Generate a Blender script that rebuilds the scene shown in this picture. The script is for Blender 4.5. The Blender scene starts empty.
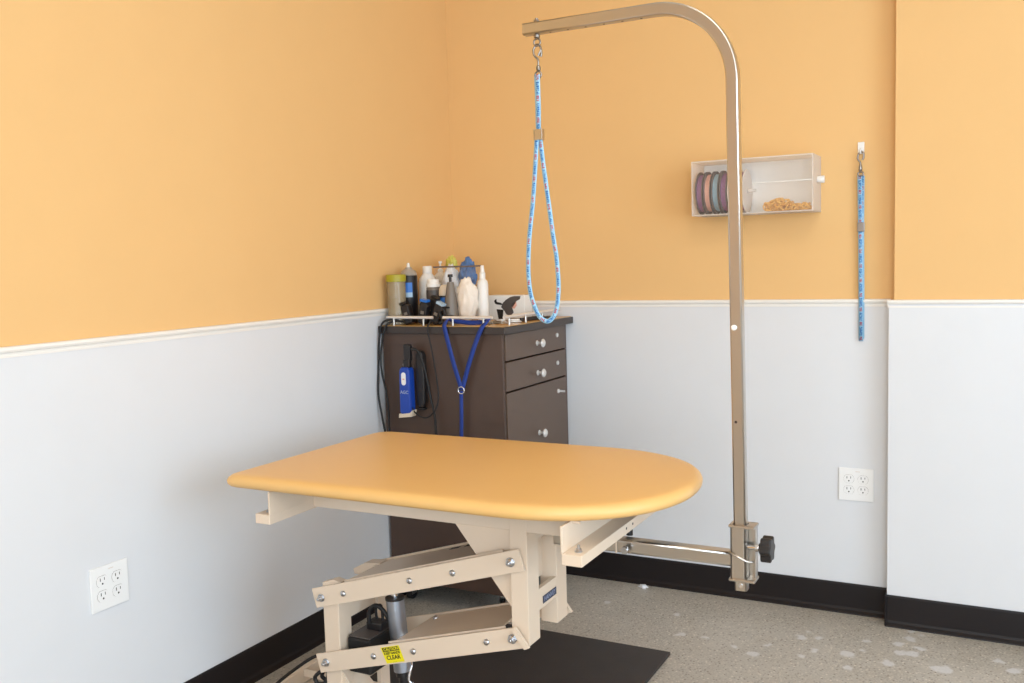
import bpy, bmesh, math, random
from mathutils import Vector, Matrix
random.seed(7)
S = bpy.context.scene
COL = S.collection
PI = math.pi

# ------------------------------------------------------------------ camera
cd = bpy.data.cameras.new('camera'); cam = bpy.data.objects.new('camera', cd); COL.objects.link(cam)
yaw, pitch, roll = -0.4838, -0.0869, -0.0284
fw = Vector((math.sin(yaw)*math.cos(pitch), math.cos(yaw)*math.cos(pitch), math.sin(pitch)))
rt = Vector((math.cos(yaw), -math.sin(yaw), 0)); up = rt.cross(fw)
r2 = math.cos(roll)*rt + math.sin(roll)*up; u2 = -math.sin(roll)*rt + math.cos(roll)*up
m = Matrix((r2, u2, -fw)).transposed().to_4x4(); m.translation = Vector((2.074, -3.4392, 1.2864))
cam.matrix_world = m
cd.sensor_width = 36; cd.lens = 942.42*36/1024; cd.clip_start = .05
S.camera = cam

# ------------------------------------------------------------------ world, exposure
w = bpy.data.worlds.new('sky'); S.world = w; w.use_nodes = True
bg = w.node_tree.nodes['Background']; bg.inputs[0].default_value = (.75, .85, 1, 1); bg.inputs[1].default_value = 1.0
S.view_settings.view_transform = 'Standard'; S.view_settings.look = 'None'
S.view_settings.exposure = -0.30; S.view_settings.gamma = 1; S.view_settings.use_curve_mapping = False

RX, RY, RZ = 4.6, -5.6, 2.95      # room extents: right wall, rear wall, ceiling
def area(name, loc, rot, sx, sy, power, color, spread=180):
    l = bpy.data.lights.new(name, 'AREA'); l.shape = 'RECTANGLE'; l.size = sx; l.size_y = sy
    l.energy = power; l.color = color; l.spread = math.radians(spread)
    o = bpy.data.objects.new(name, l); COL.objects.link(o); o.location = loc; o.rotation_euler = rot
    return o
# daylight entering by the shop windows (just outside the openings)
area('daylight_right', (RX+.12, -3.0, 1.45), (0, PI/2, 0), 2.1, 2.9, 155, (.64, .83, 1.0))
area('daylight_rear', (3.0, RY-.12, 1.5), (PI/2, 0, 0), 2.4, 2.1, 150, (.70, .86, 1.0))

# ------------------------------------------------------------------ materials
def lin(c):
    return tuple(((v/255)/12.92 if v/255 <= .04045 else ((v/255+.055)/1.055)**2.4) for v in c)
def mat(name, rgb, rough=.5, metal=0., bump=0., bscale=200., var=0., vscale=8., coat=0., spec=.5, trans=0., alpha=1., sss=0.):
    M = bpy.data.materials.new(name); M.use_nodes = True
    nt = M.node_tree; b = nt.nodes['Principled BSDF']
    c = lin(rgb)
    b.inputs['Base Color'].default_value = (*c, 1); b.inputs['Roughness'].default_value = rough
    b.inputs['Metallic'].default_value = metal; b.inputs['Specular IOR Level'].default_value = spec
    b.inputs['Coat Weight'].default_value = coat; b.inputs['Transmission Weight'].default_value = trans
    b.inputs['Alpha'].default_value = alpha
    tc = nt.nodes.new('ShaderNodeTexCoord')
    n = nt.nodes.new('ShaderNodeTexNoise'); n.inputs['Scale'].default_value = vscale; n.inputs['Detail'].default_value = 4
    nt.links.new(tc.outputs['Object'], n.inputs['Vector'])
    mx = nt.nodes.new('ShaderNodeMix'); mx.data_type = 'RGBA'
    v = max(var, .02)
    mx.inputs[6].default_value = (*[x*(1-v) for x in c], 1); mx.inputs[7].default_value = (*[min(1, x*(1+v)) for x in c], 1)
    nt.links.new(n.outputs['Fac'], mx.inputs[0]); nt.links.new(mx.outputs[2], b.inputs['Base Color'])
    if bump:
        n2 = nt.nodes.new('ShaderNodeTexNoise'); n2.inputs['Scale'].default_value = bscale; n2.inputs['Detail'].default_value = 2
        nt.links.new(tc.outputs['Object'], n2.inputs['Vector'])
        bp = nt.nodes.new('ShaderNodeBump'); bp.inputs['Strength'].default_value = bump; bp.inputs['Distance'].default_value = .002
        nt.links.new(n2.outputs['Fac'], bp.inputs['Height']); nt.links.new(bp.outputs['Normal'], b.inputs['Normal'])
    return M
ORANGE = mat('orange wall paint', (231, 186, 126), .75, bump=.12, bscale=350, spec=.3)
WHITEP = mat('white wall panel', (222, 222, 224), .45, bump=.05, bscale=60, spec=.4)
WTRIM = mat('white trim cap', (236, 231, 224), .35)
BASEB = mat('black rubber baseboard', (28, 22, 22), .5, spec=.3)
CEIL = mat('ceiling paint', (230, 226, 218), .9)
TAN = mat('tan vinyl table pad', (228, 182, 114), .36, bump=.10, bscale=900, spec=.45)
BEIGE = mat('beige powder coat', (226, 205, 182), .38, var=.02)
BOLT = mat('zinc bolt', (190, 190, 192), .28, 1)
STEEL = mat('brushed stainless', (196, 190, 182), .28, 1)
NICKEL = mat('worn nickel', (150, 144, 138), .32, 1)
SATIN = mat('satin nickel', (232, 230, 228), .42, .55)
CHROME = mat('chrome', (225, 225, 228), .10, 1)
ALU = mat('aluminium cylinder', (170, 176, 186), .38, .9)
BLACK = mat('black plastic', (28, 25, 26), .4)
BLACKR = mat('black rubber', (24, 22, 22), .6)
DKBROWN = mat('dark brown laminate', (78, 59, 49), .33, bump=.25, bscale=500, var=.06)
DRAWERLIT = mat('daylit brown drawer front', (96, 77, 64), .36, bump=.25, bscale=500, var=.05)  # cabinet brown lightened, daylight on the drawer side put into the colour
COUNTER = mat('dark counter top edge', (54, 45, 41), .3)
COUNTERTOP = mat('tan counter surface', (205, 160, 95), .22, var=.05)
WPLAST = mat('white plastic', (236, 232, 226), .38)
CREAM = mat('cream plastic', (226, 208, 184), .45)
PLATE = mat('white outlet plate', (240, 238, 236), .3)
SLOT = mat('dark slot', (60, 52, 50), .6)
LBLUE = mat('blue webbing', (28, 58, 140), .7, bump=.3, bscale=900)
CLIPBLUE = mat('blue clipper shell', (26, 66, 160), .3)
BLUEC = mat('blue cloth', (84, 116, 164), .8, var=.15, vscale=60)
COTTON = mat('white cotton', (238, 226, 212), .95, bump=.6, bscale=120, var=.04, vscale=40)
OLIVE = mat('olive green lid', (166, 156, 40), .4)
YGREEN = mat('yellow green plastic', (206, 198, 96), .5)
GREYP = mat('grey bottle', (122, 112, 102), .4)
DKGREY = mat('dark grey label', (84, 76, 72), .5, var=.1, vscale=120)
LABELB = mat('blue label', (40, 110, 195), .4)
LABELLB = mat('pale blue label', (170, 195, 215), .4)
SILV = mat('silver can dome', (168, 160, 150), .3, .15)
YELLOW = mat('yellow caution sticker', (238, 222, 20), .5)
INK = mat('black ink', (30, 26, 24), .6)
NAVY = mat('navy nameplate', (44, 52, 78), .4)
PALEINK = mat('pale lettering', (150, 160, 185), .5)
PURPLE = mat('purple ribbon', (150, 105, 135), .6, var=.25, vscale=150)
PINK = mat('pink ribbon', (228, 170, 150), .6, var=.15, vscale=150)
GREYBLUE = mat('grey blue ribbon', (150, 172, 182), .6, var=.15, vscale=150)
SPOOL = mat('grey spool card', (112, 98, 90), .6)
SPOOLW = mat('white spool card', (222, 208, 196), .6)
YELSTUFF = mat('golden bands', (238, 180, 86), .7, var=.08, vscale=90)
GREYBOX = mat('pale grey transformer', (205, 196, 184), .5)
PAPER = mat('white paper', (235, 235, 238), .8)

def clear(name, tint=(240, 236, 232), a=.35):
    M = bpy.data.materials.new(name); M.use_nodes = True; nt = M.node_tree
    b = nt.nodes['Principled BSDF']; b.inputs['Base Color'].default_value = (*lin(tint), 1); b.inputs['Roughness'].default_value = .12
    t = nt.nodes.new('ShaderNodeBsdfTransparent'); x = nt.nodes.new('ShaderNodeMixShader'); x.inputs[0].default_value = a
    nt.links.new(t.outputs[0], x.inputs[1]); nt.links.new(b.outputs[0], x.inputs[2])
    nt.links.new(x.outputs[0], nt.nodes['Material Output'].inputs[0])
    return M
def frosted(name, tint, a):
    M = clear(name, tint, a); nt = M.node_tree; b = nt.nodes['Principled BSDF']; b.inputs['Roughness'].default_value = .35
    tl = nt.nodes.new('ShaderNodeBsdfTranslucent'); tl.inputs[0].default_value = (*lin(tint), 1)
    x2 = nt.nodes.new('ShaderNodeMixShader'); x2.inputs[0].default_value = .5; mixn = [n for n in nt.nodes if n.type == 'MIX_SHADER' and n != x2][0]
    nt.links.new(b.outputs[0], x2.inputs[1]); nt.links.new(tl.outputs[0], x2.inputs[2]); nt.links.new(x2.outputs[0], mixn.inputs[2])
    return M
ACRYL = frosted('frosted acrylic', (252, 248, 244), .68)
BINF = frosted('frosted bin front', (255, 246, 236), .10)
ACRYLF = clear('clear acrylic front', (250, 240, 232), .03)
CLEARJ = clear('clear jar plastic', (190, 172, 140), .45)
PANE = clear('window pane', (220, 230, 235), .06)

def emis(name, rgb, s):
    M = bpy.data.materials.new(name); M.use_nodes = True; b = M.node_tree.nodes['Principled BSDF']
    b.inputs['Emission Color'].default_value = (*rgb, 1); b.inputs['Emission Strength'].default_value = s
    return M

FO = (RX/2, RY/2, -.12)      # the floor slab's own origin
PATCHES = [(0.777, -0.258, 0.014), (1.046, -0.267, 0.012), (1.116, -0.436, 0.016), (1.201, -0.430, 0.011), (1.299, -0.465, 0.013), (1.372, -0.500, 0.019), (1.394, -0.401, 0.010), (1.484, -0.302, 0.017), (1.541, -0.281, 0.013), (1.497, -0.247, 0.006), (1.537, -0.389, 0.011), (1.516, -0.453, 0.013), (1.643, -0.380, 0.022), (1.686, -0.247, 0.013), (1.684, -0.324, 0.009), (1.782, -0.230, 0.017), (1.810, -0.171, 0.017), (1.849, -0.240, 0.014), (1.793, -0.300, 0.020), (1.829, -0.298, 0.022), (1.765, -0.394, 0.020), (1.807, -0.107, 0.010), (1.845, -0.129, 0.008), (1.661, -0.485, 0.015), (1.918, -0.381, 0.028), (2.071, -0.242, 0.014), (2.114, -0.303, 0.015)]
def concrete():
    M = bpy.data.materials.new('polished concrete'); M.use_nodes = True; nt = M.node_tree; N = nt.nodes; L = nt.links
    b = N['Principled BSDF']; tc = N.new('ShaderNodeTexCoord')
    def noise(scale, det=5, rough=.6):
        n = N.new('ShaderNodeTexNoise'); n.inputs['Scale'].default_value = scale; n.inputs['Detail'].default_value = det
        n.inputs['Roughness'].default_value = rough; L.new(tc.outputs['Object'], n.inputs['Vector']); return n
    def ramp(src, stops):
        r = N.new('ShaderNodeValToRGB'); L.new(src, r.inputs[0])
        while len(r.color_ramp.elements) < len(stops): r.color_ramp.elements.new(.5)
        for e, (p, c) in zip(r.color_ramp.elements, stops): e.position = p; e.color = (*c, 1) if len(c) == 3 else c
        return r
    def mix(f, a, c2):
        x = N.new('ShaderNodeMix'); x.data_type = 'RGBA'; L.new(f, x.inputs[0]); L.new(a, x.inputs[6])
        if isinstance(c2, tuple): x.inputs[7].default_value = (*c2, 1)
        else: L.new(c2, x.inputs[7])
        return x.outputs[2]
    base = ramp(noise(3, 6).outputs['Fac'], [(.3, lin((138, 129, 116))), (.7, lin((184, 176, 165)))])
    fine = ramp(noise(150, 3, .7).outputs['Fac'], [(.35, (0, 0, 0)), (.65, (1, 1, 1))])
    c = mix(fine.outputs[0], base.outputs[0], lin((190, 182, 170)))
    vo = N.new('ShaderNodeTexVoronoi'); vo.inputs['Scale'].default_value = 110; L.new(tc.outputs['Object'], vo.inputs['Vector'])
    sp = ramp(vo.outputs['Distance'], [(.0, (1, 1, 1)), (.55, (0, 0, 0))]); sp.color_ramp.interpolation = 'EASE'
    vcol = ramp(vo.outputs['Color'], [(.2, lin((98, 84, 70))), (.8, lin((226, 216, 200)))])
    c = mix(sp.outputs[0], c, vcol.outputs[0])
    # pale patches of exposed filler, each with its own ragged shape
    wn = noise(26, 4); sb = N.new('ShaderNodeVectorMath'); sb.operation = 'SUBTRACT'; sb.inputs[1].default_value = (.5, .5, .5); L.new(wn.outputs['Color'], sb.inputs[0])
    sc_ = N.new('ShaderNodeVectorMath'); sc_.operation = 'SCALE'; sc_.inputs['Scale'].default_value = .055; L.new(sb.outputs[0], sc_.inputs[0])
    ad = N.new('ShaderNodeVectorMath'); ad.operation = 'ADD'; L.new(tc.outputs['Object'], ad.inputs[0]); L.new(sc_.outputs[0], ad.inputs[1])
    best = None
    for px_, py_, pr_ in PATCHES:
        d = N.new('ShaderNodeVectorMath'); d.operation = 'DISTANCE'; L.new(ad.outputs[0], d.inputs[0]); d.inputs[1].default_value = (px_-FO[0], py_-FO[1], -FO[2])
        q = N.new('ShaderNodeMath'); q.operation = 'SUBTRACT'; L.new(d.outputs['Value'], q.inputs[0]); q.inputs[1].default_value = pr_
        if best is None: best = q.outputs[0]
        else:
            mn = N.new('ShaderNodeMath'); mn.operation = 'MINIMUM'; L.new(best, mn.inputs[0]); L.new(q.outputs[0], mn.inputs[1]); best = mn.outputs[0]
    pt = N.new('ShaderNodeMapRange'); L.new(best, pt.inputs['Value']); pt.inputs['From Min'].default_value = -.004; pt.inputs['From Max'].default_value = .006; pt.inputs['To Min'].default_value = .72; pt.inputs['To Max'].default_value = 0
    c = mix(pt.outputs[0], c, lin((214, 212, 212)))
    L.new(c, b.inputs['Base Color'])
    rr = ramp(noise(9, 4).outputs['Fac'], [(.3, (.32,)*3), (.7, (.5,)*3)]); L.new(rr.outputs[0], b.inputs['Roughness'])
    bp = N.new('ShaderNodeBump'); bp.inputs['Strength'].default_value = .15; bp.inputs['Distance'].default_value = .002
    L.new(fine.outputs[0], bp.inputs['Height']); L.new(bp.outputs['Normal'], b.inputs['Normal'])
    return M
CONC = concrete()

def matmat():
    M = mat('black rubber mat', (52, 46, 44), .62, bump=.4, bscale=260, var=.22, vscale=14)
    return M
MATM = matmat()

def lead_mat():
    """pale blue webbing with a printed row of small dark blue letters and a red word each repeat (v runs in metres)"""
    M = bpy.data.materials.new('printed pale blue webbing'); M.use_nodes = True; nt = M.node_tree; N = nt.nodes; L = nt.links
    b = N['Principled BSDF']; b.inputs['Roughness'].default_value = .6
    uv = N.new('ShaderNodeUVMap'); sp = N.new('ShaderNodeSeparateXYZ'); L.new(uv.outputs[0], sp.inputs[0])
    def math_(op, a, bb=None, c=None):
        n = N.new('ShaderNodeMath'); n.operation = op
        for i, v in enumerate((a, bb, c)):
            if v is None: continue
            if isinstance(v, (int, float)): n.inputs[i].default_value = v
            else: L.new(v, n.inputs[i])
        return n.outputs[0]
    u, v = sp.outputs[0], sp.outputs[1]
    ph = math_('FRACT', math_('DIVIDE', v, .050))           # one repeat of the print
    inb = math_('LESS_THAN', math_('ABSOLUTE', math_('SUBTRACT', u, .5)), .30)
    st = math_('FRACT', math_('DIVIDE', v, .0045))          # separate letters
    wh = N.new('ShaderNodeTexWhiteNoise'); wh.noise_dimensions = '2D'
    cmb = N.new('ShaderNodeCombineXYZ'); L.new(math_('FLOOR', math_('DIVIDE', v, .0015)), cmb.inputs[0]); L.new(math_('FLOOR', math_('MULTIPLY', u, 6)), cmb.inputs[1])
    L.new(cmb.outputs[0], wh.inputs['Vector'])
    letter = math_('MULTIPLY', math_('LESS_THAN', st, .80), math_('LESS_THAN', wh.outputs['Value'], .78))
    blue = math_('MULTIPLY', math_('MULTIPLY', inb, letter), math_('MULTIPLY', math_('GREATER_THAN', ph, .34), math_('LESS_THAN', ph, .94)))
    red = math_('MULTIPLY', math_('MULTIPLY', inb, letter), math_('LESS_THAN', ph, .28))
    x1 = N.new('ShaderNodeMix'); x1.data_type = 'RGBA'; L.new(blue, x1.inputs[0])
    x1.inputs[6].default_value = (*lin((150, 198, 226)), 1); x1.inputs[7].default_value = (*lin((24, 96, 170)), 1)
    x2 = N.new('ShaderNodeMix'); x2.data_type = 'RGBA'; L.new(red, x2.inputs[0]); L.new(x1.outputs[2], x2.inputs[6]); x2.inputs[7].default_value = (*lin((170, 62, 78)), 1)
    L.new(x2.outputs[2], b.inputs['Base Color'])
    return M
LEAD = lead_mat()

# ------------------------------------------------------------------ mesh builder
class MB:
    def __init__(s): s.bm = bmesh.new(); s.uv = None
    def box(s, x0, x1, y0, y1, z0, z1, bev=0., xf=None, seg=2):
        t = bmesh.new(); bmesh.ops.create_cube(t, size=1)
        for v in t.verts: v.co = Vector(((x0+x1)/2+v.co.x*(x1-x0), (y0+y1)/2+v.co.y*(y1-y0), (z0+z1)/2+v.co.z*(z1-z0)))
        if bev: bmesh.ops.bevel(t, geom=t.edges[:], offset=bev, segments=seg, affect='EDGES', profile=.5)
        return s.add(t, xf)
    def add(s, t, xf=None):
        if xf is not None: bmesh.ops.transform(t, matrix=xf, verts=t.verts)
        mp = {}
        for v in t.verts: mp[v] = s.bm.verts.new(v.co)
        for f in t.faces:
            try: nf = s.bm.faces.new([mp[v] for v in f.verts])
            except ValueError: continue
            nf.smooth = f.smooth
        t.free(); return s
    def quad(s, pts): s.bm.faces.new([s.bm.verts.new(p) for p in pts]); return s
    def prism(s, pts, axis, a0, a1, bev=0., xf=None):
        """polygon pts (2D) extruded along axis from a0 to a1. axis x: pts=(y,z); y: (x,z); z: (x,y)"""
        t = bmesh.new()
        def P(p, a): return {'x': (a, p[0], p[1]), 'y': (p[0], a, p[1]), 'z': (p[0], p[1], a)}[axis]
        A = [t.verts.new(P(p, a0)) for p in pts]; B = [t.verts.new(P(p, a1)) for p in pts]
        t.faces.new(A); t.faces.new(B[::-1])
        for i in range(len(pts)):
            j = (i+1) % len(pts); t.faces.new([A[j], A[i], B[i], B[j]])
        bmesh.ops.recalc_face_normals(t, faces=t.faces)
        if bev: bmesh.ops.bevel(t, geom=t.edges[:], offset=bev, segments=2, affect='EDGES', profile=.5)
        return s.add(t, xf)
    def lathe(s, c, prof, axis='z', seg=24, xf=None):
        """prof = [(r, h)...]; capped where r > 0"""
        t = bmesh.new(); rings = []
        for r, h in prof:
            ring = []
            for k in range(seg):
                a = 2*PI*k/seg; x, y = r*math.cos(a), r*math.sin(a)
                p = {'z': (x, y, h), 'x': (h, x, y), 'y': (x, h, y)}[axis]
                ring.append(t.verts.new(Vector(c)+Vector(p)))
            rings.append(ring)
        for a, b2 in zip(rings, rings[1:]):
            for k in range(seg):
                f = t.faces.new([a[k], a[(k+1) % seg], b2[(k+1) % seg], b2[k]]); f.smooth = True
        t.faces.new(rings[0][::-1]); t.faces.new(rings[-1])
        bmesh.ops.recalc_face_normals(t, faces=t.faces)
        # keep sharp corners crisp
        for e in t.edges:
            if len(e.link_faces) == 2 and e.calc_face_angle(0) > .7: e.smooth = False
        mp = {}
        if xf is not None: bmesh.ops.transform(t, matrix=xf, verts=t.verts)
        for v in t.verts: mp[v] = s.bm.verts.new(v.co)
        for f in t.faces:
            nf = s.bm.faces.new([mp[v] for v in f.verts]); nf.smooth = f.smooth
        s.bm.edges.ensure_lookup_table()
        for e in t.edges:
            if not e.smooth:
                ne = s.bm.edges.get([mp[e.verts[0]], mp[e.verts[1]]])
                if ne: ne.smooth = False
        t.free(); return s
    def cyl(s, p0, p1, r, seg=20, r1=None):
        p0, p1 = Vector(p0), Vector(p1); d = p1-p0
        q = d.to_track_quat('Z', 'Y').to_matrix().to_4x4(); q.translation = p0
        return s.lathe((0, 0, 0), [(r, 0), (r if r1 is None else r1, d.length)], seg=seg, xf=q)
    def tube(s, pts, r, seg=8, closed=False, smooth=True, sq=None):
        """round tube; sq=(half width, half height, corner) sweeps a rounded square"""
        pts = [Vector(p) for p in pts]; n = len(pts)
        if sq:
            hw, hh, c = sq; sec = []
            for cx, cy, a0 in ((hw-c, hh-c, 0), (-hw+c, hh-c, 90), (-hw+c, -hh+c, 180), (hw-c, -hh+c, 270)):
                for k in range(4):
                    a = math.radians(a0+30*k); sec.append((cx+c*math.cos(a), cy+c*math.sin(a)))
        else: sec = [(r*math.cos(2*PI*k/seg), r*math.sin(2*PI*k/seg)) for k in range(seg)]
        nrm = None; rings = []
        for i, p in enumerate(pts):
            if closed: t = (pts[(i+1) % n]-pts[i-1]).normalized()
            else: t = (pts[min(i+1, n-1)]-pts[max(i-1, 0)]).normalized()
            if sq: a = Vector((0, 1, 0)) if abs(t.y) < .9 else Vector((0, 0, 1)); nrm = (a-t*a.dot(t)).normalized()
            else:
                if nrm is None:
                    a = Vector((0, 0, 1)) if abs(t.z) < .9 else Vector((1, 0, 0)); nrm = (a-t*a.dot(t)).normalized()
                else: nrm = (nrm-t*nrm.dot(t)).normalized()
            bn = t.cross(nrm)
            rings.append([s.bm.verts.new(p+nrm*x+bn*y) for x, y in sec])
        m_ = len(sec)
        for i in range(n if closed else n-1):
            a, b2 = rings[i], rings[(i+1) % n]
            for k in range(m_):
                f = s.bm.faces.new([a[k], a[(k+1) % m_], b2[(k+1) % m_], b2[k]]); f.smooth = smooth and not (sq and k % 4 == 3)
        if not closed:
            s.bm.faces.new(rings[0][::-1]); s.bm.faces.new(rings[-1])
        return s
    def ribbon(s, pts, wd, width, thick=.002, v0=0.):
        """flat webbing along pts; wd = width direction (vector) or 'y' plane mode: perpendicular to the path in the xz plane"""
        if s.uv is None: s.uv = s.bm.loops.layers.uv.new('UVMap')
        pts = [Vector(p) for p in pts]; n = len(pts); rows = []; L = v0; prev = None
        for i, p in enumerate(pts):
            t = (pts[min(i+1, n-1)]-pts[max(i-1, 0)]).normalized()
            if wd == 'plane': W = Vector((0, 1, 0)).cross(t).normalized()
            else: W = (Vector(wd)-t*Vector(wd).dot(t)).normalized()
            if prev is not None and wd != 'plane' and W.dot(prev) < 0: W = -W
            prev = W; N_ = W.cross(t).normalized()
            if i: L += (p-pts[i-1]).length
            rows.append(([s.bm.verts.new(p+W*a*width/2+N_*b_*thick/2) for a, b_ in ((-1, 1), (1, 1), (1, -1), (-1, -1))], L))
        for (A, la), (B, lb) in zip(rows, rows[1:]):
            for k, (ua, ub) in enumerate(((0, 1), (1, 1), (1, 0), (0, 0))):
                j = (k+1) % 4
                f = s.bm.faces.new([A[k], A[j], B[j], B[k]])
                for lp, (uu, vv) in zip(f.loops, ((ua, la), (ub, la), (ub, lb), (ua, lb))): lp[s.uv].uv = (uu, vv)
                f.smooth = True
        for R_ in (rows[0][0][::-1], rows[-1][0]): s.bm.faces.new(R_)
        for e in s.bm.edges:
            if len(e.link_faces) == 2 and e.calc_face_angle(0) > .7: e.smooth = False
        return s
    def sphere(s, c, r, sc=(1, 1, 1), seg=16, noise=0.):
        t = bmesh.new(); bmesh.ops.create_uvsphere(t, u_segments=seg, v_segments=max(8, seg*2//3), radius=r)
        for v in t.verts:
            k = 1+random.uniform(-noise, noise)
            v.co = Vector((v.co.x*sc[0]*k, v.co.y*sc[1]*k, v.co.z*sc[2]*k))+Vector(c)
        for f in t.faces: f.smooth = True
        return s.add(t)
    def build(s, name, material, parent=None, origin=None):
        bm = s.bm
        if origin is None:
            if parent is not None: origin = Vector(parent['_o'])
            else:
                xs = [v.co for v in bm.verts]
                origin = Vector((sum(v.x for v in xs)/len(xs), sum(v.y for v in xs)/len(xs), min(v.z for v in xs)))
        origin = Vector(origin)
        bmesh.ops.translate(bm, verts=bm.verts, vec=-origin)
        bmesh.ops.recalc_face_normals(bm, faces=bm.faces)
        me = bpy.data.meshes.new(name); bm.to_mesh(me); bm.free()
        me.materials.append(material)
        o = bpy.data.objects.new(name, me); COL.objects.link(o)
        o['_o'] = tuple(origin)
        if parent is not None: o.parent = parent; o.location = origin-Vector(parent['_o'])
        else: o.location = origin
        return o

def empty(name, loc, label, cat, group=None):
    o = bpy.data.objects.new(name, None); COL.objects.link(o); o.location = loc; o['_o'] = tuple(loc); o.empty_display_size = .1
    return tag(o, label, cat, group)
def tag(o, label, cat, group=None):
    o['label'] = label; o['category'] = cat
    if group: o['group'] = group
    return o
def struct(o): o['kind'] = 'structure'; return o

def text(body, size, M4, material, name, parent, extr=.0002, bold=0.):
    """lettering as mesh; M4 maps the text's xy plane into the world"""
    c = bpy.data.curves.new('t', 'FONT'); c.body = body; c.size = size; c.extrude = extr; c.align_x = 'CENTER'; c.align_y = 'CENTER'; c.offset = bold
    o = bpy.data.objects.new('t', c); COL.objects.link(o)
    dg = bpy.context.evaluated_depsgraph_get(); me = bpy.data.meshes.new_from_object(o.evaluated_get(dg))
    bpy.data.objects.remove(o); bpy.data.curves.remove(c)
    b = MB(); t = bmesh.new(); t.from_mesh(me); bpy.data.meshes.remove(me); b.add(t, M4)
    return b.build(name, material, parent)

def arc(cx, cz, r, a0, a1, n):
    return [(cx+r*math.cos(math.radians(a0+(a1-a0)*k/n)), cz+r*math.sin(math.radians(a0+(a1-a0)*k/n))) for k in range(n+1)]
def smooth_path(pts, sub=6, closed=False):
    """Catmull-Rom through the given points"""
    P = [Vector(p) for p in pts]; n = len(P); out = []
    for i in range(n if closed else n-1):
        p1, p2 = P[i], P[(i+1) % n]
        p0 = P[i-1] if (closed or i > 0) else p1; p3 = P[(i+2) % n] if (closed or i+2 < n) else p2
        for k in range(sub):
            t = k/sub
            out.append(.5*((2*p1)+(-p0+p2)*t+(2*p0-5*p1+4*p2-p3)*t*t+(-p0+3*p1-3*p2+p3)*t**3))
    if not closed: out.append(P[-1])
    return out

# ================================================================== THE ROOM
T = .12
struct(MB().box(-T, RX+T, RY-T, T, -.12, 0).build('floor', CONC, origin=FO))
struct(MB().box(-T, RX+T, RY-T, T, RZ, RZ+.1).build('ceiling', CEIL))
ZR = 1.1164                     # top of the white wainscot cap
XC, YC = 1.729, -.0735          # projecting pier at the right
struct(MB().box(-T, 0, RY, 0, 0, RZ).build('wall_left', ORANGE))
struct(MB().box(-T, XC+.018, 0, T, 0, RZ).build('wall_back', ORANGE))
struct(MB().box(XC+.016, RX, YC+.008, T, 0, RZ).build('wall_pier', ORANGE))
# rear and right walls with shop windows
def holed(name, fixed, axis, a0, a1, h, mtl):
    b = MB(); w0, w1, z0, z1 = h
    def q(u0, u1, c0, c1):
        if axis == 'x': b.box(fixed, fixed+T, u0, u1, c0, c1)
        else: b.box(u0, u1, fixed-T, fixed, c0, c1)
    q(a0, w0, 0, RZ); q(w1, a1, 0, RZ); q(w0, w1, 0, z0); q(w0, w1, z1, RZ)
    return struct(b.build(name, mtl))
holed('wall_right', RX, 'x', RY, T, (-4.45, -1.55, .4, 2.5), ORANGE)
holed('wall_rear', RY, 'y', -T, RX+T, (1.8, 4.2, .45, 2.55), ORANGE)
def window(n, fixed, axis, a0, a1, z0, z1):
    b = MB(); g = MB(); k = .05
    def q(bb, u0, u1, c0, c1, t0, t1):
        if axis == 'x': bb.box(fixed+t0, fixed+t1, u0, u1, c0, c1)
        else: bb.box(u0, u1, fixed-t1, fixed-t0, c0, c1)
    mid = (a0+a1)/2
    for (u0, u1, c0, c1) in ((a0, a0+k, z0, z1), (a1-k, a1, z0, z1), (a0+k, a1-k, z0, z0+k), (a0+k, a1-k, z1-k, z1), (mid-k/2, mid+k/2, z0+k, z1-k)): q(b, u0, u1, c0, c1, .03, .09)
    for u0, u1 in ((a0+k, mid-k/2), (mid+k/2, a1-k)):
        g.quad([((fixed+.06, u, c) if axis == 'x' else (u, fixed-.06, c)) for u, c in ((u0, z0+k), (u1, z0+k), (u1, z1-k), (u0, z1-k))])
    o = struct(b.build(n, ALU)); g.build('pane', PANE, o)
window('window_1', RX, 'x', -4.45, -1.55, .4, 2.5)
window('window_2', RY, 'y', 1.8, 4.2, .45, 2.55)

# white wainscot panels, proud of the plaster, with cap and fine bead line
def wains(name, n, prof_fn):
    pass
pt = .006
ZP = ZR-.012
o = struct(MB().box(.0005, pt, RY, -pt, .10, ZP).build('wainscot_left', WHITEP))
o = struct(MB().box(pt, XC-.001, -pt, -.0005, .10, ZP).build('wainscot_back', WHITEP))
o = struct(MB().box(XC, RX, YC, YC+.0075, .10, ZP).box(XC, XC+.0155, YC+.0075, -.0005, .10, ZP).build('wainscot_pier', WHITEP))
CAPP = [(0, -.026), (.008, -.026), (.008, -.021), (.0065, -.0195), (.0065, -.015), (.013, -.013), (.015, -.008), (.0135, -.002), (.010, 0), (0, 0)]
def cap(name, axis, a0, a1, off, sgn):
    pts = [(off+sgn*d, ZR+h) for d, h in CAPP]
    # axis: running direction
    b = MB()
    if axis == 'y': b.prism([(p[0], p[1]) for p in pts], 'y', a0, a1)
    else: b.prism([(p[0], p[1]) for p in pts], 'x', a0, a1)
    return struct(b.build(name, WTRIM))
cap('trim_1', 'y', RY, -.0005, 0.0005, 1)        # along the left wall (profile in xz)
cap('trim_2', 'x', .015, XC-.0005, -.0005, -1)   # along the back wall (profile in yz)
cap('trim_3', 'x', XC-.004, RX, YC+.0078, -1)
BBP = [(0, 0), (.016, 0), (.015, .004), (.008, .012), (.005, .020), (.0045, .100), (.003, .1065), (0, .1065)]
def bboard(name, axis, a0, a1, off, sgn):
    pts = [(off+sgn*d*1.3, h) for d, h in BBP]
    b = MB().prism(pts, 'y' if axis == 'y' else 'x', a0, a1)
    return struct(b.build(name, BASEB))
bboard('baseboard_left', 'y', RY, -.001, pt+.0003, 1)
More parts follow.
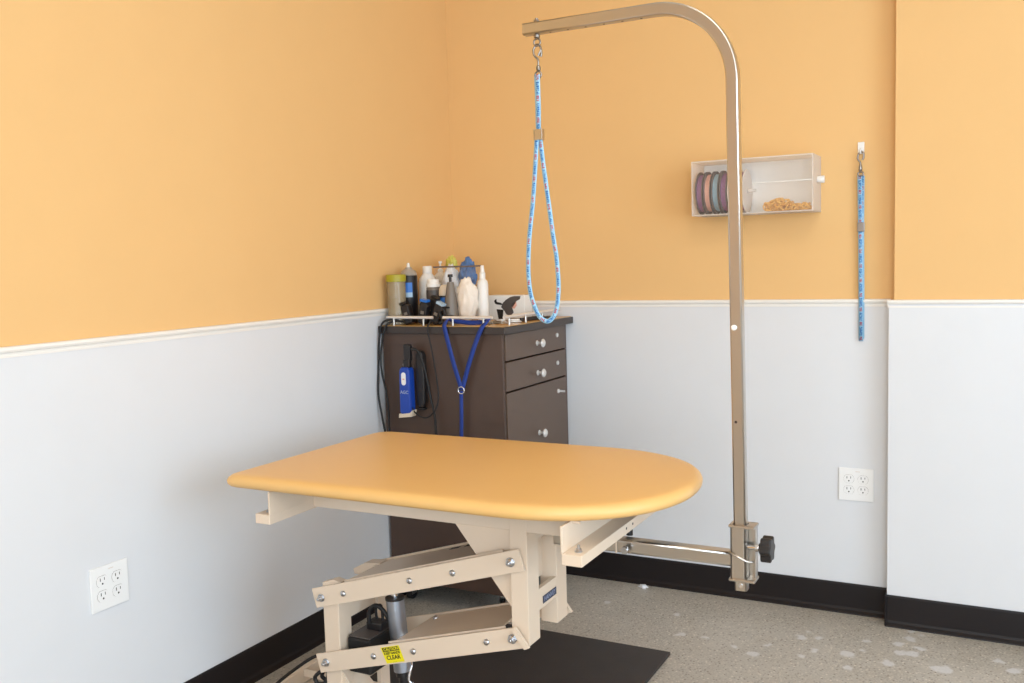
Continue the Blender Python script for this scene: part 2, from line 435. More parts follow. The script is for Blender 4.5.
bboard('baseboard_back', 'x', .02, XC-.008, -pt-.0003, -1)
b_ = MB().prism([(YC-d*1.3, h) for d, h in BBP], 'x', XC-.005, RX).box(XC-.006, XC-.0005, YC-.018, -.03, 0, .1065, .002)
struct(b_.build('baseboard_pier', BASEB))

# ceiling fixtures
TROF = emis('troffer diffuser', (1.0, .92, .80), 9.0)
def troffer(x, y, lab):
    e = empty('ceiling_light', (x, y, RZ-.06), lab, 'ceiling light', 'ceiling light fixtures')
    MB().box(x-.62, x+.62, y-.32, y+.32, RZ-.06, RZ-.001, .01).build('housing', WPLAST, e)
    MB().box(x-.58, x+.58, y-.28, y+.28, RZ-.068, RZ-.0605, .002).build('diffuser', TROF, e)
troffer(2.1, -2.3, 'long white ceiling light panel nearest the room corner')
troffer(2.6, -4.2, 'long white ceiling light panel towards the shop windows')

# ================================================================== OUTLETS
def outlet(name, c, wall, label):
    """double gang plate; wall 'x': on the left wall facing +x; 'y': on the back wall facing -y"""
    s = .058
    if wall == 'x': X = Matrix(((0, 0, 1, c[0]), (1, 0, 0, c[1]), (0, 1, 0, c[2]), (0, 0, 0, 1)))
    else: X = Matrix(((1, 0, 0, c[0]), (0, 0, -1, c[1]), (0, 1, 0, c[2]), (0, 0, 0, 1)))
    e = empty(name, c, label, 'outlet')
    MB().box(-s, s, -s, s, 0, .006, .0018, xf=X).build('cover_plate', PLATE, e)
    for sx in (-.0235, .0235):
        for sz in (-.0195, .0195):
            pts = [(sx+.0172*math.cos(2*PI*k/28), sz+max(-.0142, min(.0142, .0172*math.sin(2*PI*k/28)))) for k in range(28)]
            r = MB().prism(pts, 'z', .004, .0075, xf=X).build('receptacle', CREAM if False else PLATE, e)
            ring = MB().tube([X @ Vector((p[0], p[1], .0062)) for p in pts], .0005, 5, closed=True).build('receptacle_gap', SPOOL, r)
            MB().box(sx-.0075, sx-.0052, sz+.001, sz+.009, .0070, .0078, xf=X).build('slot', SLOT, r)
            MB().box(sx+.0052, sx+.0072, sz+.002, sz+.009, .0070, .0078, xf=X).build('slot', SLOT, r)
            MB().lathe((sx, sz-.0065, .0070), [(.0026, 0), (.0026, .0008)], seg=12, xf=X).build('ground_hole', SLOT, r)
    MB().box(-.002, .013, .0455, .0475, .0055, .0063, xf=X).build('embossed_mark', SPOOLW, e)
    return e
outlet('wall_outlet', (pt+.0003, -1.8108, .467), 'x', 'white four-socket outlet plate on the left white wall panel')
outlet('wall_outlet', (1.6189, -pt-.0003, .4652), 'y', 'white four-socket outlet plate on the back wall beside the pier')

# ================================================================== MAT
t = MB().box(.346, 1.134, -1.78, -.612, .0008, .012, .003).build('rubber_mat', MATM)
tag(t, 'black rubber anti-fatigue mat on the concrete floor under the grooming table', 'mat')

# ================================================================== GROOMING TABLE
GT = empty('grooming_table', (.8, -1.38, .012), 'beige electric lift grooming table with a tan padded D-shaped top', 'grooming table')
# padded top: straight left end with small corners, round right end, bullnose rim
def pad_outline(off):
    x0, xc, yc, a, bb = .306+off, 1.092, -1.352, .354-off, .337-off
    y0, y1 = yc-bb, yc+bb; rc = .045
    P = []
    n = 44
    for k in range(n+1):
        th = -PI/2+PI*k/n; c, s_ = math.cos(th), math.sin(th); e = 2/2.15
        P.append((xc+a*abs(c)**e, yc+bb*math.copysign(abs(s_)**e, s_)))
    for k in range(9): an = math.radians(90+90*k/8); P.append((x0+rc+.012+rc*math.cos(an), y1-rc+rc*math.sin(an)))
    for k in range(9): an = math.radians(180+90*k/8); P.append((x0+.6*rc+.6*rc*math.cos(an), y0+.6*rc+.6*rc*math.sin(an)))
    return P
bm = bmesh.new(); rings = []
ztop, th = .760, .034
prof = [(.10, ztop+.0006), (.035, ztop), (.018, ztop-.0008), (.009, ztop-.0035), (.003, ztop-.009), (0, ztop-.016), (.001, ztop-.024), (.005, ztop-.030), (.012, ztop-.0335), (.03, ztop-th)]
for off, z in prof: rings.append([bm.verts.new((x, y, z)) for x, y in pad_outline(off)])
for A, B in zip(rings, rings[1:]):
    for k in range(len(A)):
        f = bm.faces.new([A[k], A[(k+1) % len(A)], B[(k+1) % len(A)], B[k]]); f.smooth = True
f = bm.faces.new(rings[0]); f.smooth = True; bm.faces.new(rings[-1][::-1])
mb = MB(); mb.bm.free(); mb.bm = bm
top = mb.build('tabletop_pad', TAN, GT)
b = MB(); b.prism(pad_outline(.028), 'z', ztop-th-.004, ztop-th-.0002); b.build('dark_underside', SLOT, top)  # thin dark sheet just below the pad, inset from its rim
# end rails: upright web with an outward foot flange
ZS = .7215
def end_rail(xw, sg, y0, y1):
    b = MB()
    b.box(min(xw, xw-sg*.005), max(xw, xw-sg*.005), y0, y1, .663, ZS, .001)
    xa, xb = sorted((xw-sg*.003, xw+sg*.044)); b.box(xa, xb, y0, y1, .638, .663, .0015)
    xa, xb = sorted((xw-sg*.004, xw+sg*.020)); b.box(xa, xb, y0+.05, y1-.05, ZS-.005, ZS)
    return b.build('end_rail', BEIGE, GT)
rl = end_rail(.440, -1, -1.672, -1.095); rr = end_rail(1.252, 1, -1.672, -1.060)
def nut(parent, c, axis, r=.008, h=.006, name='bolt', dome=False):
    b = MB(); d = -1 if axis == '-y' else 1; ax = axis[-1]
    def pr(seq): return [(rr_, d*hh) for rr_, hh in seq]
    if dome: b.lathe(c, pr([(r, 0), (r*.98, h*.35), (r*.8, h*.7), (r*.45, h*.95), (r*.1, h)]), axis=ax, seg=16)
    else:
        b.lathe(c, pr([(r*1.25, 0), (r*1.25, .0015)]), axis=ax, seg=20)
        b.lathe(c, pr([(r, .0015), (r, h), (r*.8, h+.001)]), axis=ax, seg=6)
        b.lathe(c, pr([(r*.5, h), (r*.5, h+.008), (r*.35, h+.009)]), axis=ax, seg=12)
    return b.build(name, BOLT, parent)
nut(rr, (1.277, -1.645, .663), 'z', .007, .006)
nut(rr, (1.277, -1.15, .663), 'z', .007, .006)
nut(rl, (.418, -1.645, .663), 'z', .006, .004)
for yy in (-1.41, -1.368): MB().lathe((1.2962, yy, .652), [(.0032, -.001), (.0032, .0004)], axis='x', seg=12).build('drilled_hole', SLOT, rr)
# long side beams between the rails
for y0, y1, nm in ((-1.5010, -1.455, 0), (-1.322, -1.283, 1)):
    MB().box(.442, 1.246, y0, y1, .643, ZS, .002).build('side_beam', BEIGE, GT)
# gusset plates from the beam down to the moving upright
for y0, y1 in ((-1.487, -1.481), (-1.299, -1.293)):
    MB().prism([(.872, .6435), (1.036, .6435), (1.036, .450), (1.024, .452)], 'y', y0, y1).build('gusset', BEIGE, GT)
# right moving upright: H shaped face towards the right with a window
def hframe(name, x0, x1, y0, y1, zb, zt, wall, legw, bars, bev=.002):
    """portal seen along x: two legs (hollow box look) joined by cross bars"""
    b = MB()
    b.box(x0, x1, y0, y0+legw, zb, zt, bev); b.box(x0, x1, y1-legw, y1, zb, zt, bev)
    for z0, z1 in bars: b.box(x1-wall, x1-.0004, y0+legw-.003, y1-legw+.003, z0, z1)
    return b.build(name, BEIGE, GT)
up_r = hframe('moving_upright', 1.034, 1.08, -1.502, -1.282, .364, .7205, .012, .060, ((.434, .486), (.612, .7200)), .0015)
MB().box(1.034, 1.040, -1.445, -1.340, .486, .612).build('back_plate', BEIGE, up_r)
lab = MB().box(1.0801, 1.0812, -1.4235, -1.3475, .4435, .4620).build('nameplate', NAVY, up_r)
X = Matrix(((0, 0, 1, 1.0815), (1, 0, 0, -1.3855), (0, 1, 0, .4528), (0, 0, 0, 1)))
text('HANVEY', .017, X, PALEINK, 'nameplate_lettering', lab)
# left standing upright on the base
up_l = MB().box(.460, .511, -1.502, -1.449, .06, .435, .002).box(.496, .511, -1.325, -1.282, .06, .435, .002)
up_l.box(.499, .5106, -1.452, -1.339, .332, .372).box(.460, .5106, -1.452, -1.339, .05, .10)
up_l.prism([(-1.449, .22), (-1.449, .06), (-1.342, .06), (-1.352, .10)], 'x', .506, .5108)
up_l.prism([(.511, .20), (.511, .06), (.60, .06)], 'y', -1.499, -1.493)
up_l.prism([(.458, .435), (.511, .435), (.522, .444), (.496, .449), (.458, .436)], 'y', -1.500, -1.474)
up_l.prism([(.428, .40), (.470, .40), (.521, .43), (.518, .442), (.465, .436), (.4245, .414)], 'y', -1.32, -1.282)
up_l = up_l.build('standing_upright', BEIGE, GT)
# parallel lift arms: channel with two side plates and a web
def arm(A, B, ext0, ext1, web, cut, h0, h1, tip):
    ax, az = A; bx, bz = B; L = math.hypot(bx-ax, bz-az); dx, dz = (bx-ax)/L, (bz-az)/L
    nx, nz = -dz, dx
    def P(u, v): return (ax+dx*u+nx*v, az+dz*u+nz*v)
    b = MB()
    pts = [P(-ext0, -h0), P(L+ext1-(.0 if not tip else 0), -h0), P(L+ext1-tip, h1), P(-ext0, h1)]
    for y0, y1 in ((-1.512, -1.5065), (-1.2775, -1.272)):
        b.prism(pts, 'y', y0, y1, .0008)
    w0, w1 = web
    b.prism([P(max(w0, .08), h1-.002), P(L-.02, h1-.002), P(L-.02, h1+.0035), P(max(w0, .08), h1+.0035)], 'y', -1.4990, -1.4960)
    b.prism([P(w0, h1-.009), P(w1, h1-.009), P(w1, h1-.005), P(w0, h1-.005)], 'y', -1.5066, -1.2774)
    if tip:
        for y0, y1 in ((-1.520, -1.5125), (-1.2715, -1.262)):
            b.prism([P(L+ext1-.006, -h0-.001), P(L+ext1+.008, -h0+.001), P(L+ext1-tip+.008, h1+.003), P(L+ext1-tip-.006, h1+.001)], 'y', y0, y1)
    o = b.build('lift_arm', BEIGE, GT)
    return o, P, L
ua, UP, UL = arm((.4634, .4001), (1.0406, .5694), .026, .030, (.055, .545), None, .026, .027, 0.)
la, LP, LL = arm((.4671, .2200), (1.0401, .381), .026, .034, (.215, .545), None, .026, .026, .022)
for o_, bolts, P in ((ua, ((.4634, .3985, 1), (.5373, .4208, 0), (.7492, .4845, 0), (.8777, .5215, 0), (1.0406, .5694, 2)), UP), (la, ((.4691, .2205, 1), (.6275, .2655, 0), (.7525, .3003, 0), (.9682, .3610, 0), (1.0401, .381, 2)), LP)):
    for x, z, k in bolts:
        nut(o_, (x, -1.5121, z), '-y', .0088 if k == 1 else (.0095 if k == 2 else .0082), .008 if k else .006, dome=(k == 0))
# slot cut marks on the webs
for u0, u1, yy, o_, P in ((.17, .235, -1.46, ua, UP), (.30, .33, -1.30, ua, UP), (.35, .38, -1.30, ua, UP)):
    MB().prism([P(u0, .0221), P(u1, .0221), P(u1, .0226), P(u0, .0226)], 'y', yy-.012, yy+.006).build('cable_slot', SLOT, o_)
nut(la, (LP(.235, 0)[0], -1.31, LP(.235, .021)[1]), 'z', .008, .010, dome=True)
# caution sticker on the front plate of the lower arm
st = MB().prism([LP(.196, .020), LP(.196+.060, .021), LP(.196+.066, -.022), LP(.196+.008, -.0225)], 'y', -1.5128, -1.5121).build('caution_sticker', YELLOW, la)
an = math.atan2(.381-.2200, 1.0401-.4671)
def stx(u, v): 
    c = LP(u, v); return Matrix.Translation((c[0], -1.5131, c[1])) @ Matrix.Rotation(-an, 4, 'Y') @ Matrix.Rotation(PI/2, 4, 'X')
MB().prism([LP(.2005, .0185), LP(.2525, .0190), LP(.2550, .0085), LP(.2025, .0080)], 'y', -1.5133, -1.5129).build('sticker_header', INK, st)
M1 = stx(.229, .0135); M1.translation.y -= .0004
text('CAUTION', .0105, M1, YELLOW, 'sticker_header_word', st, bold=.0002)
text('KEEP HANDS', .0088, stx(.229, .003), INK, 'sticker_words', st, bold=.0002)
text('CLEAR', .0150, stx(.2305, -.0085), INK, 'sticker_words', st, bold=.0003)
text('.. - ...', .006, stx(.231, -.0185), INK, 'sticker_small_print', st)
# linear actuator
act = MB().cyl((.6395, -1.40, .185), (.6225, -1.40, .380), .0245, 28).build('actuator_cylinder', ALU, GT)
MB().cyl((.6225, -1.40, .3805), (.6222, -1.40, .387), .0262, 28).build('end_collar', BLACK, act)
MB().cyl((.6222, -1.40, .387), (.6155, -1.40, .462), .011, 16).build('piston_rod', CHROME, act)
MB().cyl((.6395, -1.40, .186), (.6410, -1.40, .170), .020, 20).cyl((.6410, -1.40, .172), (.646, -1.40, .07), .014, 16).build('lower_mount', BLACK, act)
MB().tube(smooth_path([(.668, -1.40, .218), (.675, -1.41, .205), (.672, -1.42, .17), (.69, -1.41, .15), (.70, -1.40, .10)]), .0035).build('wire_clip', CHROME, act)
# base foot: shallow channel along the left, plus joining plates under the uprights
bs = MB()
bs.box(.150, .172, -1.70, -1.10, .0005, .045, .002); bs.box(.325, .344, -1.70, -1.10, .0005, .045, .002)
bs.box(.172, .325, -1.106, -1.10, .0005, .043)
bs.prism([(.172, .045), (.33, .045), (.33, .022), (.172, .022)], 'y', -1.262, -1.256)
bs.box(.340, 1.02, -1.50, -1.285, .0125, .060, .002)
bs.box(.92, 1.02, -1.70, -1.06, .0125, .050, .002)
bs.build('base_frame', BEIGE, GT)

# ================================================================== POWER SUPPLY + CABLES ON THE FLOOR
mh = MB().box(.516, .590, -1.478, -1.345, .190, .287, .006).build('motor_housing', BLACKR, GT)
MB().box(.519, .588, -1.474, -1.349, .2872, .291, .001).build('dusty_cover', DKGREY, mh)
MB().box(.540, .592, -1.425, -1.385, .2912, .315, .005).build('junction_box', BLACK, mh)
MB().tube(smooth_path([(.552, -1.425, .31), (.554, -1.425, .345), (.572, -1.420, .362), (.592, -1.415, .350), (.606, -1.41, .325), (.616, -1.40, .30)]), .0058).build('cable', BLACKR, mh)
MB().tube(smooth_path([(.560, -1.40, .31), (.558, -1.40, .345), (.572, -1.395, .352), (.580, -1.40, .31)]), .004).build('cable', BLACKR, mh)
c1 = MB().tube(smooth_path([(.380, -1.255, .115), (.325, -1.25, .115), (.27, -1.262, .112), (.235, -1.29, .105), (.215, -1.335, .09), (.205, -1.40, .075), (.21, -1.5, .06)]), .0052).build('table_cord', BLACKR)
tag(c1, 'black cord curving out from the lift arm over the beige base foot', 'cord')
c2 = MB().tube(smooth_path([(.454, -1.47, .21), (.446, -1.485, .190), (.430, -1.500, .178), (.418, -1.500, .163), (.428, -1.500, .148), (.446, -1.492, .152), (.450, -1.482, .170), (.436, -1.475, .180), (.424, -1.478, .160), (.440, -1.470, .140), (.448, -1.46, .10), (.44, -1.44, .06)]), .0055).build('cord_tangle', BLACKR)
tag(c2, 'black knotted tangle of cord hanging beside the left upright of the table', 'cord')

# ================================================================== GROOMING ARM (post clamped to the table)
GA = empty('grooming_post', (1.55, -1.38, .53), 'tall stainless square tube grooming post bent over the table', 'grooming arm')
YA = -1.38
MB().tube([(1.10, YA, .603), (1.538, YA, .603)], 0, sq=(.0165, .0165, .005)).build('horizontal_tube', STEEL, GA)
zc = 1.657
path = [(1.5585, YA, .533), (1.547, YA, zc)]
R_ = .172
path += [(x, YA, z) for x, z in arc(1.547-R_, zc, R_, 0, 90, 48)][1:]
path += [(1.05, YA, 1.8285)]
pole = MB().tube(path, 0, sq=(.0135, .0135, .0035)).build('pole', STEEL, GA)
for z, rr_ in ((1.124, .0062),): MB().lathe((1.5485, YA-.0135, z), [(rr_, 0), (rr_, -.004), (rr_*.6, -.006)], axis='y', seg=14).build('button', WPLAST, pole)
MB().lathe((1.551, YA-.0134, .915), [(.0032, 0), (.0032, -.0004)], axis='y', seg=12).build('drilled_hole', SLOT, pole)
for k in range(6): MB().lathe((1.117+.045*k, YA, 1.8154), [(.0028, 0), (.0028, -.0004)], seg=10).build('drilled_hole', SLOT, pole)
MB().lathe((1.5585, YA-.0135, .545), [(.005, 0), (.005, -.002)], axis='y', seg=12).build('rivet', CHROME, pole)
cl = MB()
cl.box(1.5375, 1.5415, YA-.0185, YA+.0185, .560, .680, .001); cl.box(1.5375, 1.568, YA-.0185, YA-.0145, .560, .680, .001); cl.box(1.5375, 1.590, YA+.0145, YA+.0185, .560, .680, .001)
cl.box(1.586, 1.590, YA-.002, YA+.0185, .560, .680, .001)
def plate_ring(z): 
    cl.box(1.534, 1.592, YA-.0235, YA-.0140, z-.003, z+.003, .002); cl.box(1.534, 1.592, YA+.0140, YA+.022, z-.003, z+.003, .002); cl.box(1.534, 1.5415, YA-.020, YA+.020, z-.003, z+.003, .001); cl.box(1.5735, 1.592, YA-.02, YA+.02, z-.003, z+.003, .001)
plate_ring(.681); plate_ring(.559)
cl.tube([(1.535, YA-.021, .622), (1.556, YA-.022, .612), (1.577, YA-.021, .604), (1.590, YA-.015, .604)], .0028)
clamp = cl.build('clamp_sleeve', STEEL, GA)
MB().cyl((1.572, YA, .632), (1.602, YA, .632), .006, 14).lathe((1.590, YA, .632), [(.009, 0), (.009, .006)], axis='x', seg=6).build('clamp_bolt', CHROME, clamp)
kb = MB(); pts = []
for k in range(72):
    a = 2*PI*k/72; r = .0265+.0035*math.cos(6*a); pts.append((YA+r*math.cos(a), .632+r*math.sin(a)))
kb.prism(pts, 'x', 1.603, 1.627, .003); kb.lathe((1.600, YA, .632), [(.011, -.002), (.013, .004)], axis='x', seg=16)
kb.build('clamp_knob', BLACK, clamp)
# brackets that hold the tube below the end rail
MB().box(1.205, 1.225, YA-.024, YA+.024, .583, .637, .002).build('bracket', BEIGE, GA)
MB().box(1.262, 1.266, YA-.017, YA+.020, .5855, .637, .001).build('bracket', BEIGE, GA)
MB().lathe((1.281, YA+.030, .625), [(.008, -.007), (.008, .006)], axis='z', seg=14).build('bracket_knob', BLACK, GA)
MB().lathe((1.292, YA-.026, .600), [(.009, 0), (.009, -.012)], axis='y', seg=6).build('bracket_bolt', BOLT, GA)

# ================================================================== NOOSE hanging from the arm
def ring_pts(c, r, ax='y', n=20, sc=1.):
    return [(c[0]+r*math.cos(2*PI*k/n), c[1], c[2]+sc*r*math.sin(2*PI*k/n)) if ax == 'y' else (c[0], c[1]+r*math.cos(2*PI*k/n), c[2]+sc*r*math.sin(2*PI*k/n)) for k in range(n)]
xe = 1.0815
eb = MB().cyl((xe, YA, 1.8085), (xe, YA, 1.852), .0035, 12).lathe((xe, YA, 1.8430), [(.0075, 0), (.0075, .005)], seg=6).lathe((xe, YA, 1.8070), [(.0075, 0), (.0075, .006), (.006, .007)], seg=12)
eb.tube(ring_pts((xe, YA, 1.7965), .0085, 'y'), .0022, 8, closed=True)
eb = eb.build('eye_bolt', NICKEL, GA)
NL = empty('grooming_noose', (1.08, YA, 1.13), 'pale blue printed grooming loop hanging open from the end of the steel arm', 'grooming loop')
sn = MB()
sn.tube(smooth_path([(xe+.002, YA, 1.742), (xe+.001, YA, 1.757), (xe-.008, YA+.001, 1.766), (xe-.011, YA+.002, 1.780), (xe-.004, YA+.004, 1.792), (xe+.006, YA+.003, 1.788), (xe+.011, YA, 1.772), (xe+.009, YA, 1.762)], 5), .0026, 8)
sn.cyl((xe+.003, YA, 1.765), (xe+.010, YA, 1.778), .0028, 8)
sn.lathe((xe+.002, YA, 1.730), [(.003, 0), (.0055, .002), (.0055, .009), (.003, .013)], seg=14)
sn.tube(ring_pts((xe+.001, YA, 1.721), .008, 'y', sc=1.0), .0022, 8, closed=True)
sn.build('snap_hook', NICKEL, NL)
MB().ribbon([(xe, YA-.003, 1.722), (xe+.0005, YA-.003, 1.65), (xe-.001, YA-.003, 1.583)], 'plane', .0125, .002).build('strap', LEAD, NL)
MB().ribbon([(xe-.004, YA+.001, 1.722), (xe-.003, YA+.001, 1.65), (xe-.003, YA+.001, 1.583)], 'plane', .0115, .002, .02).build('strap', LEAD, NL)
loop = smooth_path([(1.0760, YA, 1.585), (1.0715, YA, 1.53), (1.0610, YA, 1.4276), (1.0490, YA, 1.3441), (1.0440, YA, 1.29), (1.0430, YA, 1.2474), (1.0465, YA, 1.207), (1.0545, YA, 1.178), (1.0680, YA, 1.148), (1.0890, YA, 1.1345),
        (1.1060, YA, 1.145), (1.1165, YA, 1.170), (1.1212, YA, 1.205), (1.1215, YA, 1.24), (1.1182, YA, 1.29), (1.1120, YA, 1.3297), (1.1000, YA, 1.4254), (1.0880, YA, 1.52), (1.0815, YA, 1.585)], 6)
lp_ = [Vector((p.x, YA-.002+.004*(i/len(loop)), p.z)) for i, p in enumerate(loop)]
MB().ribbon(lp_, 'plane', .0108, .0022).build('loop_strap', LEAD, NL)
MB().box(xe-.012, xe+.010, YA-.007, YA-.0045, 1.568, 1.594, .001).box(xe-.012, xe+.010, YA+.0045, YA+.007, 1.568, 1.594, .001).box(xe-.012, xe-.0095, YA-.007, YA+.007, 1.568, 1.594, .0005).box(xe+.0075, xe+.010, YA-.007, YA+.007, 1.568, 1.594, .0005).build('slider', STEEL, NL)

# ================================================================== WALL LEASH AND HOOK
hk = empty('wall_hook', (1.631, -.001, 1.612), 'small white plastic stick-on hook on the orange wall holding a leash', 'hook')
MB().box(1.620, 1.641, -.0055, -.0003, 1.610, 1.650, .0015).build('hook_plate', WPLAST, hk)
MB().tube(smooth_path([(1.6305, -.005, 1.628), (1.6305, -.014, 1.614), (1.6305, -.022, 1.612), (1.6305, -.025, 1.622)]), .003).build('hook_prong', WPLAST, hk)
WL = empty('hanging_leash', (1.632, -.02, .972), 'pale blue printed leash hanging straight down from the white wall hook', 'leash')
xl, yl = 1.6325, -.018
s2 = MB().tube(smooth_path([(xl-.002, yl, 1.572), (xl-.003, yl, 1.582), (xl-.010, yl, 1.592), (xl-.009, yl, 1.606), (xl, yl-.001, 1.617), (xl+.008, yl-.001, 1.610), (xl+.008, yl, 1.597), (xl+.004, yl, 1.588)], 5), .0032, 8)
s2.lathe((xl-.002, yl, 1.550), [(.0035, 0), (.006, .003), (.006, .016), (.0035, .024)], seg=14)
s2.tube(ring_pts((xl-.001, yl, 1.542), .0085, 'y', sc=.8), .003, 8, closed=True)
s2.build('snap_hook', NICKEL, WL)
MB().ribbon([(xl-.004, yl, 1.538), (xl-.001, yl, 1.36), (xl+.001, yl, 1.15), (xl+.002, yl, .972)], 'plane', .0150, .0025).ribbon([(xl+.004, yl+.005, 1.536), (xl+.003, yl+.005, 1.36), (xl+.005, yl+.005, 1.15), (xl+.005, yl+.005, .980)], 'plane', .0135, .0025, .015).build('leash_strap', LEAD, WL)
MB().box(xl-.0105, xl+.0115, yl-.006, yl-.003, 1.347, 1.378, .001).box(xl-.0105, xl+.0115, yl+.008, yl+.010, 1.347, 1.378, .001).box(xl-.0105, xl-.009, yl-.006, yl+.010, 1.347, 1.378).build('slider', NICKEL, WL)

# ================================================================== WALL DISPENSER BOX WITH RIBBON SPOOLS
DB = empty('acrylic_dispenser', (1.29, -.08, 1.4205), 'frosted acrylic wall box holding ribbon spools behind the steel post', 'wall dispenser')
x0, x1, y0, y1, z0, z1 = 1.083, 1.4990, -.155, -.0005, 1.4205, 1.611
k = .004
bx = MB().box(x0, x1, y0, y1, z0, z0+k).box(x0, x1, y0, y1, z1-k, z1).box(x0, x0+k, y0, y1, z0+k, z1-k).box(x1-k, x1, y0, y1, z0+k, z1-k)
bx.build('box_shell', ACRYL, DB)
MB().box(x0+k, x1-k, y1-k, y1, z0+k, z1-k).build('back_panel', WPLAST, DB)
MB().box(x0+k, x1-k, y0, y0+.003, z0+k, z1-k).build('front_panel', ACRYLF, DB)
MB().quad([(1.296, -.146, z0+k+.0005), (1.494, -.146, z0+k+.0005), (1.494, -.146, 1.523), (1.296, -.146, 1.523)]).build('inner_bin', BINF, DB)
MB().box(1.294, 1.494, -.150, -.142, 1.5232, 1.5262).build('bin_lip', WPLAST, DB)
MB().lathe((x1, -.075, 1.528), [(.010, .0), (.012, .003), (.0125, .022), (.011, .024)], axis='x', seg=20).build('side_knob', WPLAST, DB)
MB().cyl((x0+k, -.078, 1.503), (1.292, -.078, 1.503), .006, 12).build('spool_rod', ACRYL, DB)
def spool(x, w, ribbon, lab, dia=.064, card=SPOOL):
    e = empty('ribbon_spool', (x, -.078, 1.503-.076), lab, 'ribbon spool', 'ribbon spools in the acrylic wall box')
    def hollow(ro, a, b2): return [(.0075, a), (ro, a), (ro, b2), (.0075, b2)]
    def ringed(ro, ri, a, b2):
        bb = MB(); t = bb.bm; n = 36; rs = []
        for r, h in ((ri, a), (ro, a), (ro, b2), (ri, b2)):
            rs.append([t.verts.new((x+h, -.078+r*math.cos(2*PI*q/n), 1.503+r*math.sin(2*PI*q/n))) for q in range(n)])
        for i in range(4):
            for q in range(n): t.faces.new([rs[i][q], rs[i][(q+1) % n], rs[(i+1) % 4][(q+1) % n], rs[(i+1) % 4][q]])
        return bb
    ringed(.076, .008, 0, .0030).build('spool_disc', card, e)
    ringed(.076, .008, w-.0030, w).build('spool_disc', card, e)
    ringed(.066, .012, .0032, w-.0032).build('wound_ribbon', ribbon, e)
SW = .025
spool(1.0950, SW, PURPLE, 'leftmost spool in the wall box, purple ribbon on grey card discs')
spool(1.1235, SW, PINK, 'spool of salmon pink ribbon, second from the left in the wall box')
spool(1.1520, SW, GREYBLUE, 'spool of grey blue ribbon between the pink and purple ones')
spool(1.1805, SW, PURPLE, 'purple ribbon spool partly hidden by the left edge of the steel post')
spool(1.2090, SW, PINK, 'ribbon spool directly behind the steel post', card=SPOOLW)
spool(1.2375, SW, PURPLE, 'white faced ribbon spool showing just right of the steel post', card=SPOOLW)
yb = MB()
for i in range(150):
    u = random.random(); xx = 1.335+.140*u; zz = 1.429+random.random()*(.030*(math.sin(PI*min(1, u*1.25+.15)))+.006)
    r = random.uniform(.008, .014); n = Vector((random.uniform(-1, 1), random.uniform(-1, 1), random.uniform(.3, 1))).normalized()
    a = n.orthogonal().normalized(); c_ = n.cross(a); cy = random.uniform(-.126, -.05); cz = max(zz, 1.4265+.002+r*math.sqrt(max(0, 1-n.z**2)))
    yb.tube([Vector((xx, cy, cz))+a*r*math.cos(2*PI*q/12)+c_*r*math.sin(2*PI*q/12) for q in range(12)], .0024, 5, closed=True)
yb = yb.build('golden_bands', YELSTUFF); yb['kind'] = 'stuff'; yb['label'] = 'heap of golden yellow rubber bands in the bin of the wall box'; yb['category'] = 'rubber bands'

# ================================================================== CABINET
CB = empty('storage_cabinet', (.27, -.29, 0), 'dark brown drawer cabinet on casters standing in the room corner', 'cabinet')
ZT, ZB = 1.055, .085
cx0, cx1, cy0, cy1 = .017, .522, -.560, -.020
bd = MB()
bd.box(cx0, cx1, cy0, cy0+.016, ZB, ZT-.028, .0015); bd.box(cx0, cx1, cy1-.016, cy1, ZB, ZT-.028, .0015)
bd.box(cx0, cx0+.012, cy0+.016, cy1-.016, ZB, ZT-.028); bd.box(cx0+.012, cx1, cy0+.016, cy1-.016, ZB, ZB+.016); bd.box(cx0+.012, cx1-.03, cy0+.016, cy1-.016, .52, .53)
bd.box(cx0+.012, cx1-.02, cy0+.016, cy1-.016, ZT-.045, ZT-.0285)
bd.build('body', DKBROWN, CB)
tp = MB().prism([(.0085, -.576), (.541, -.576), (.551, -.012), (.0085, -.012)], 'z', ZT-.028, ZT-.002, .002).build('countertop', COUNTER, CB)
MB().prism([(.014, -.570), (.535, -.570), (.545, -.018), (.014, -.018)], 'z', ZT-.0018, ZT).build('laminate_surface', COUNTERTOP, tp)
for i, (a, b2) in enumerate(((.931, 1.024), (.822, .925), (.527, .816), (.106, .521))):
    d = MB().box(cx1-.018, cx1+.004, cy0+.018, cy1-.018, a, b2, .0015).build('drawer', DRAWERLIT, CB)
    zk = (.973, .861, .634, .40)[i]
    MB().lathe((cx1+.004, -.293, zk), [(.010, 0), (.010, .002), (.0055, .005), (.005, .016), (.0155, .022), (.0160, .026), (.012, .030), (.004, .0315)], axis='x', seg=24).build('knob', SATIN, d)
    zl = (.988, .879, .768, .48)[i]
    lk = MB().lathe((cx1+.004, -.118, zl), [(.0085, 0), (.0085, .004), (.007, .005)], axis='x', seg=20)
    if i == 2: lk.box(cx1+.009, cx1+.034, -.1185, -.1165, zl-.004, zl+.004)
    lk.build('lock', SATIN, d)
for x in (.07, .475):
    for y in (-.515, -.075):
        w_ = MB().box(x-.018, x+.018, y-.018, y+.018, ZB-.006, ZB-.0005).box(x-.014, x-.011, y-.012, y+.020, .022, ZB-.006).box(x+.011, x+.014, y-.012, y+.020, .022, ZB-.006).build('caster', BOLT, CB)
        MB().lathe((x, y+.006, .028), [(.020, -.010), (.0275, -.008), (.0275, .008), (.020, .010)], axis='x', seg=24).build('wheel', BLACKR, w_)

